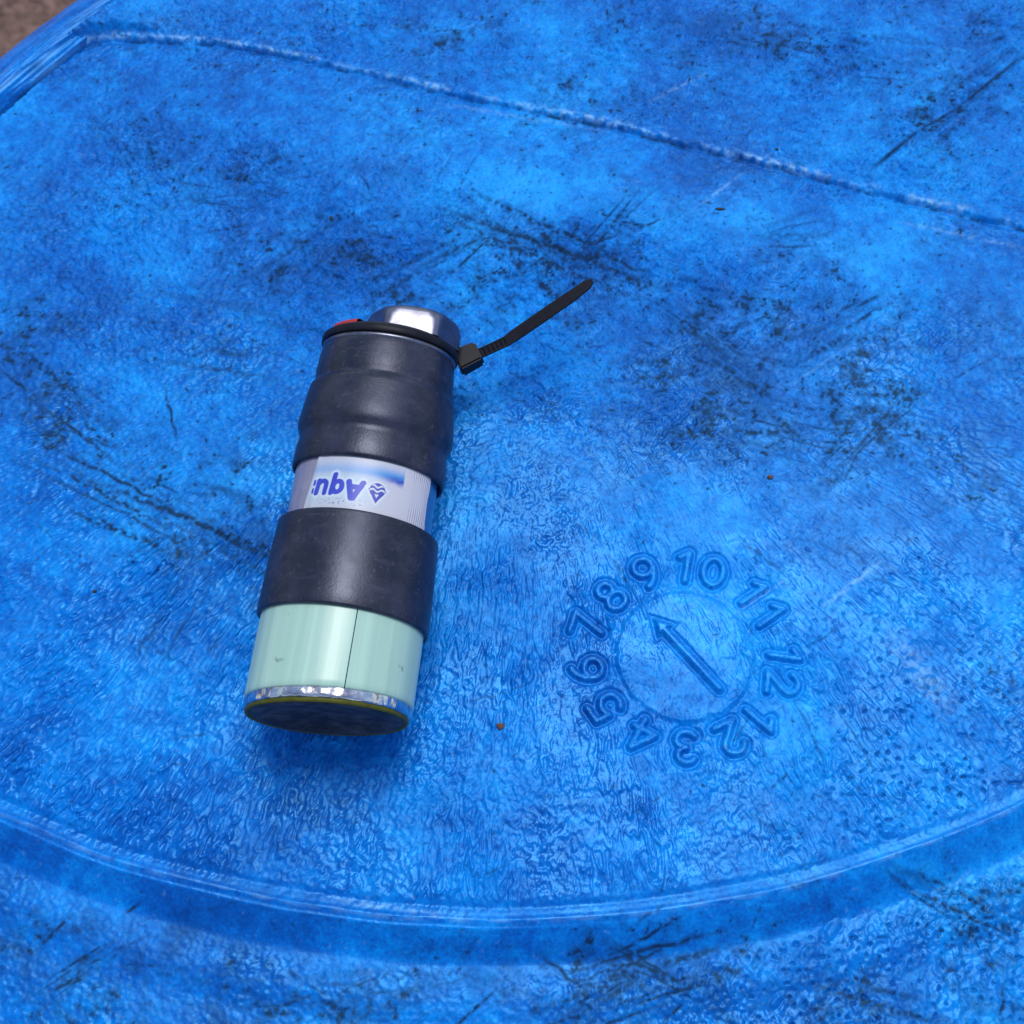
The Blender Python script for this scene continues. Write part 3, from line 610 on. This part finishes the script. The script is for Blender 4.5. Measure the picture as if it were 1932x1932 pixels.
def build_label():
    r0, s0, s1 = 18.2, 43.6, 60.6
    ns, nph = 190, 520
    ph = np.radians(np.linspace(-33, 66, nph)); s = np.linspace(s0, s1, ns)
    Sg, Pg = np.meshgrid(s, ph, indexing='ij')
    Pg = Pg + np.radians(1.5) * perlin(Sg / 5, Sg * 0, 111) * np.exp(-((Pg - ph[-1]) / .12) ** 2) + np.radians(7) * (1 - (Sg - 47) / 14) * -np.exp(-((Pg - ph[0]) / .25) ** 2)
    R_ = r0 + .05 * rn(Sg, Pg, 5, .1, 112) - .12 * smooth(.93, 1.0, (Pg - ph[0]) / (ph[-1] - ph[0])) + .15 * np.exp(-((Pg - ph[0]) / .05) ** 2)
    V = np.stack([R_ * np.sin(Pg), R_ * np.cos(Pg), -skew(Sg, R_ * np.cos(Pg))], -1).reshape(-1, 3)
    i = np.arange(ns - 1)[:, None] * nph; j = np.arange(nph - 1)[None]
    Fq = np.stack([i + j, i + j + 1, i + nph + j + 1, i + nph + j], -1).reshape(-1, 4)
    # print: U runs with the reading direction (to the left, upside down for the viewer), W upwards for the reader (towards the near end)
    deg = np.degrees(Pg); U = (18.0 - deg) * math.pi / 180 * r0 / 1.17; Wp = (52.9 - Sg) / 1.17
    U = U + .05 * perlin(Sg / 1.2, deg / 3, 113)
    wht = np.array((.50, .50, .56)); C = np.ones(U.shape + (3,)) * wht
    def put(mask, col):
        nonlocal C
        m = np.clip(mask, 0, 1)[..., None]; C = C * (1 - m) + np.array(col) * m
    put(.75 * smooth(-4, 4, U) * np.exp(-((Wp - 1.5) / 4.0) ** 2), (.36, .54, .62))
    # the strip of sea
    put(.9 * smooth(-6.6, -6.2, U) * smooth(3.2 - 6, 1.0 - 6, -Wp - 6.2 + 3) * 0 + smooth(-5.3, -5.0, U) * np.exp(-(np.maximum(Wp + 2.2, -(Wp + 2.2) * .55) / .9) ** 2) * (.5 + .5 * smooth(9, -4, U)), (.04, .25, .60))
    put(smooth(-5.3, -5.0, U) * np.exp(-((Wp + 1.6 + .3 * perlin(U / 1.5, Wp, 114)) / .75) ** 2) * smooth(1.5, -5, U), (.01, .05, .38))
    # letters
    def strokes(ox, lines, hw):
        d = np.full(U.shape, 9.0)
        for line in lines:
            for p, q in zip(line[:-1], line[1:]): d = np.minimum(d, segdist(U - ox - .10 * (Wp), Wp, p, q)[0])
        return d - hw
    ink = (.016, .040, .44)
    d = strokes(3.1, [[(.1, .45), (1.35, 4.1), (1.75, 4.1), (3.0, .45)], [(.7, 1.55), (2.4, 1.55)]], .60)
    d = np.minimum(d, strokes(6.9, [arcpts(1.35, 1.75, .95, 1.25, 0, 360, 18), [(2.45, 3.2), (2.45, -1.0)]], .54))
    d = np.minimum(d, strokes(10.4, [[(.45, 3.2), (.45, 1.4)] + arcpts(1.35, 1.4, .9, .95, 180, 330, 8), [(2.4, 3.2), (2.4, .35)]], .54))
    d = np.minimum(d, strokes(13.5, [[(.3, 3.0), (.35, 2.3)], [(.3, 1.2), (.35, .4)]], .30))
    put(.8 * smooth(.75, .25, d), (.54, .62, .68)); put(smooth(.10, -.08, d), ink)
    # drop emblem: point towards the reader's top, two waves and a small opening
    dx, dy = (U - .2) * 1.38, (Wp - 1.5) * 1.38
    circ = np.hypot(dx, dy) - 2.25
    cone = np.maximum(np.abs(dx) - (4.1 - dy) * .62, -dy - .2) * .85
    dd = np.minimum(circ, np.maximum(cone, dy - 4.1))
    put(.95 * smooth(.75, .40, dd), (.58, .60, .66)); put(smooth(.10, -.08, dd), (.03, .045, .36))
    wave = lambda y0: np.abs(dy - y0 - .38 * np.cos(dx * 2.3) * np.exp(-(dx / 2.5) ** 2)) - .27
    for y0 in (-1.25, .05): put(smooth(.1, -.06, np.maximum(wave(y0), dd + .18)), (.56, .60, .66))
    tri = np.maximum(np.abs(dx) - (2.45 - dy) * .52, 1.25 - dy); put(smooth(.1, -.06, tri), (.56, .60, .66))
    # small blue-grey splashes towards the near sleeve
    spl = smooth(.30, .55, perlin(U / .55, Wp / .55, 115)) * np.exp(-((Wp - 5.2) / .8) ** 2) * smooth(1.5, 3, U) * smooth(15, 11, U)
    put(.8 * spl, (.10, .16, .42))
    put(.5 * smooth(.2, .5, perlin(U / .4, Wp / .3, 116)) * np.exp(-((Wp + .9) / .3) ** 2) * smooth(10.5, 11.5, U) * smooth(16, 15, U), (.2, .4, .7))
    ribm = smooth(-6.9, -7.4, U) * smooth(-14.8, -13.8, U) * (np.exp(-((Wp + 4.8) / 2.2) ** 2) + np.exp(-((Wp - 4.6) / 2.6) ** 2))
    rib = np.sin(U * 2 * math.pi / .62) * np.clip(ribm, 0, 1)
    put(.22 * np.clip(rib, 0, 1), (.42, .40, .55))
    o = mesh_np('printed_label', V, Fq, M_PRINT, box, {'print': np.concatenate([C, np.ones(C.shape[:2] + (1,))], -1).reshape(-1, 4), 'rib': rib.ravel() * .5})
    o['label'] = 'white label printed Aqu upside down with a blue drop emblem'
build_label()

# far end: metal collar, black cap, red sector, chrome hexagon nut
lathe('metal_collar', [(93.2, 15.8), (93.3, 17.0), (93.7, 17.25), (94.2, 17.25), (94.5, 16.9), (94.6, 15.8)], M_CHROME, box, 160)
lathe('cap', [(94.2, 15.8), (94.2, 16.6), (94.5, 16.85), (96.9, 16.85), (97.3, 16.7), (97.6, 16.2), (97.7, 12), (97.7, .3)], M_CAP, box, 160)
lathe('red_insert', [(97.2, 16.4), (97.8, 16.5), (98.4, 16.2), (98.8, 15.2), (98.8, 13), (97.6, 11.5)], M_RED, box, 30, -58, -26)
def nut():
    ph = np.linspace(0, 2 * np.pi, 144, endpoint=False)
    seg = np.pi / 3; q = (ph + math.radians(26)) % seg - seg / 2
    hexr = 11.0 / np.cos(q)
    hexr = np.where(hexr > 12.25, 12.25 + (hexr - 12.25) * .35, hexr)
    prof = [((s_ - 6.4) if s_ < 105 else 98 + (s_ - 104.4) * 1.22, a_, b_) for s_, a_, b_ in [(103.8, 0, 99), (104.4, 0, 99), (105.5, 0, 99), (107.5, 0, 99), (108.6, 0, 11.9), (109.2, -.15, 11.5), (109.7, -.5, 10.9), (110.0, -1.0, 10.2), (110.1, -2.2, 8.9), (110.1, -6, 5), (110.1, -10.5, .4)]]
    V = []
    for s, dr, mx in prof:
        r = np.minimum(hexr + dr, mx); V.append(np.stack([5.3 + r * np.sin(ph), 1.5 + r * np.cos(ph), -skew(np.full(144, s), 1.5 + r * np.cos(ph))], -1))
    n = 144; i = np.arange(len(prof) - 1)[:, None] * n; j = np.arange(n)[None]; j2 = (j + 1) % n
    Fq = np.stack([i + j, i + j2, i + n + j2, i + n + j], -1).reshape(-1, 4)
    mesh_np('hexagon_nut', np.concatenate(V), Fq, M_CHROME, box)['label'] = 'worn chrome hexagon nut at the far end'
nut()

# ------------------------------------------------------------------ cable tie round the cap
tie = link(bpy.data.objects.new('cable_tie', None)); tie.matrix_world = CM
tag(tie, 'black nylon cable tie round the container cap, its free tail sticking out', 'cable tie')
lathe('band', [(94.6, 16.8), (94.6, 17.5), (94.8, 17.7), (96.5, 17.7), (96.7, 17.5), (96.7, 16.8)], M_NYLON, tie, 160)

def sweep(name, pts, ws, ts, up, mat, parent, notch=None):
    """a flat strip with bevelled edges along pts (container frame), half widths ws, half thicknesses ts"""
    pts = [Vector(p) for p in pts]; V = []
    for i, p in enumerate(pts):
        t = (pts[min(i + 1, len(pts) - 1)] - pts[max(i - 1, 0)]).normalized()
        sx = t.cross(Vector(up)).normalized(); u = sx.cross(t)
        w, h = ws[i], ts[i]
        k = -0.28 if (notch and notch(i)) else 0
        for a, b in ((-1, -.5), (-.8, -1), (.8, -1), (1, -.5), (1, .5), (.8, 1), (.55, 1 + k), (-.55, 1 + k), (-.8, 1), (-1, .5)):
            V.append(p + sx * a * w + u * b * h)
    n = 10; Fq = []
    for i in range(len(pts) - 1):
        for j in range(n): Fq.append((i * n + j, i * n + (j + 1) % n, (i + 1) * n + (j + 1) % n, (i + 1) * n + j))
    me_caps = []
    for base in (0, (len(pts) - 1) * n):
        for a, b, c, d in ((0, 1, 8, 9), (1, 2, 6, 7), (2, 3, 4, 5)): me_caps.append((base + a, base + b, base + c, base + d))
        me_caps.append((base + 1, base + 7, base + 8, base + 8)) if False else None
    return mesh_np(name, [tuple(v) for v in V], Fq + me_caps, mat, parent, smooth_=False)

inv = CM.inverted()
def loc(px, py, z):
    w = at(px, py, z); return inv @ (Vector((w[0], w[1], z)) * MM) / MM
# the locking head sits at the right-hand side of the cap
h0 = loc(884, 676, 17.0)
def head():
    import bmesh
    bm = bmesh.new(); bmesh.ops.create_cube(bm, size=1.0)
    for v in bm.verts:
        tp = 1 - .12 * (v.co.x + .5)
        v.co = Vector((v.co.x * 6.6, v.co.y * 6.2 * tp, v.co.z * 5.6 * tp))
    bmesh.ops.bevel(bm, geom=list(bm.edges), offset=.55, segments=2, affect='EDGES')
    d = (loc(968, 636, 19) - h0).normalized(); zq = Vector((0, 1, 0)); yq = zq.cross(d).normalized(); zq = d.cross(yq)
    R = Matrix((d, yq, zq)).transposed()
    for v in bm.verts: v.co = (R @ v.co + h0) * MM
    me = bpy.data.meshes.new('head'); bm.to_mesh(me); bm.free()
    me.materials.append(M_NYLON); link(bpy.data.objects.new('head', me), tie)
head()
key = [loc(890, 674, 17.5), loc(912, 664, 18.5), loc(955, 644, 19.5), loc(972, 632, 20.0), loc(1020, 599, 21.5), loc(1075, 561, 23.0), loc(1108, 537, 23.5), loc(1117, 530, 23.7)]
wk = [1.35, 1.35, 1.4, 1.6, 1.65, 1.6, 1.35, .65]
pts, ws = [], []
for (a, b, wa, wb) in zip(key[:-1], key[1:], wk[:-1], wk[1:]):
    n = max(2, int((b - a).length / .55))
    for i in range(n): pts.append(a.lerp(b, i / n)); ws.append(wa + (wb - wa) * i / n)
pts.append(key[-1]); ws.append(wk[-1])
L12 = sum(1 for p in pts if (p - pts[0]).length < (key[2] - key[0]).length)
tail_o = sweep('tail', pts, ws, [.62] * len(pts), (0.25, 1, 0.35), M_NYLON, tie, notch=lambda i: i < L12 and i % 2 == 0)

# ------------------------------------------------------------------ grit lying on the drum head
def crumb(name, px, py, r, mat, label, cat, sq=(1, 1, .6), z=0.0):
    c = at(px, py, z)
    j = int(np.searchsorted(xs, c[0])); i = int(np.searchsorted(ys, c[1])); zt = float(Z[i, j])
    u = np.linspace(0, 2 * np.pi, 12, endpoint=False); v = np.linspace(.12, np.pi - .12, 8)
    Ug, Vg = np.meshgrid(u, v); sd_ = px * .37
    rr_ = r * (1 + .35 * perlin(np.cos(Ug) * 1.3 + sd_, np.sin(Ug) * 1.3 + Vg, 120) + .2 * perlin(np.cos(Ug) * 3 + sd_, np.sin(Ug) * 3 + Vg * 2, 121))
    P = np.stack([rr_ * np.sin(Vg) * np.cos(Ug) * sq[0], rr_ * np.sin(Vg) * np.sin(Ug) * sq[1], rr_ * np.cos(Vg) * sq[2]], -1).reshape(-1, 3)
    ii = np.arange(7)[:, None] * 12; jj = np.arange(12)[None]; j2 = (jj + 1) % 12
    Fq = np.concatenate([np.stack([ii + jj, ii + 12 + jj, ii + 12 + j2, ii + j2], -1).reshape(-1, 4), [(0, 3, 6, 9), (84, 93, 90, 87)]])
    o = mesh_np(name, P, Fq, mat); o.location = (c[0] * MM, c[1] * MM, (zt + r * sq[2] * .55) * MM)
    tag(o, label, cat, 'grit scattered on the drum head')
crumb('dirt_crumb', 944, 1371, .85, M_CRUMB, 'brown dirt crumb right of the container near end, left of numeral 4', 'crumb', (1.15, .95, .7))
crumb('dirt_crumb', 1453, 900, .75, M_CRUMB, 'reddish dirt crumb above the dial, beyond numeral 11', 'crumb', (1.1, .8, .7))
crumb('grit_speck', 1357, 400, .75, M_SPECK, 'black flat speck in the clean blue band below the mould seam', 'speck', (1.9, .6, .4))
crumb('grit_speck', 180, 1118, .5, M_SPECK, 'small black speck far left of the container', 'speck', (1.1, .8, .5))
crumb('grit_speck', 625, 414, .55, M_SPECK, 'small black speck beyond the container, left of the nut', 'speck', (.9, 1.1, .5))
crumb('grit_speck', 1464, 287, .5, M_SPECK, 'black speck just beyond the seam on its far side', 'speck', (1.1, .7, .5))
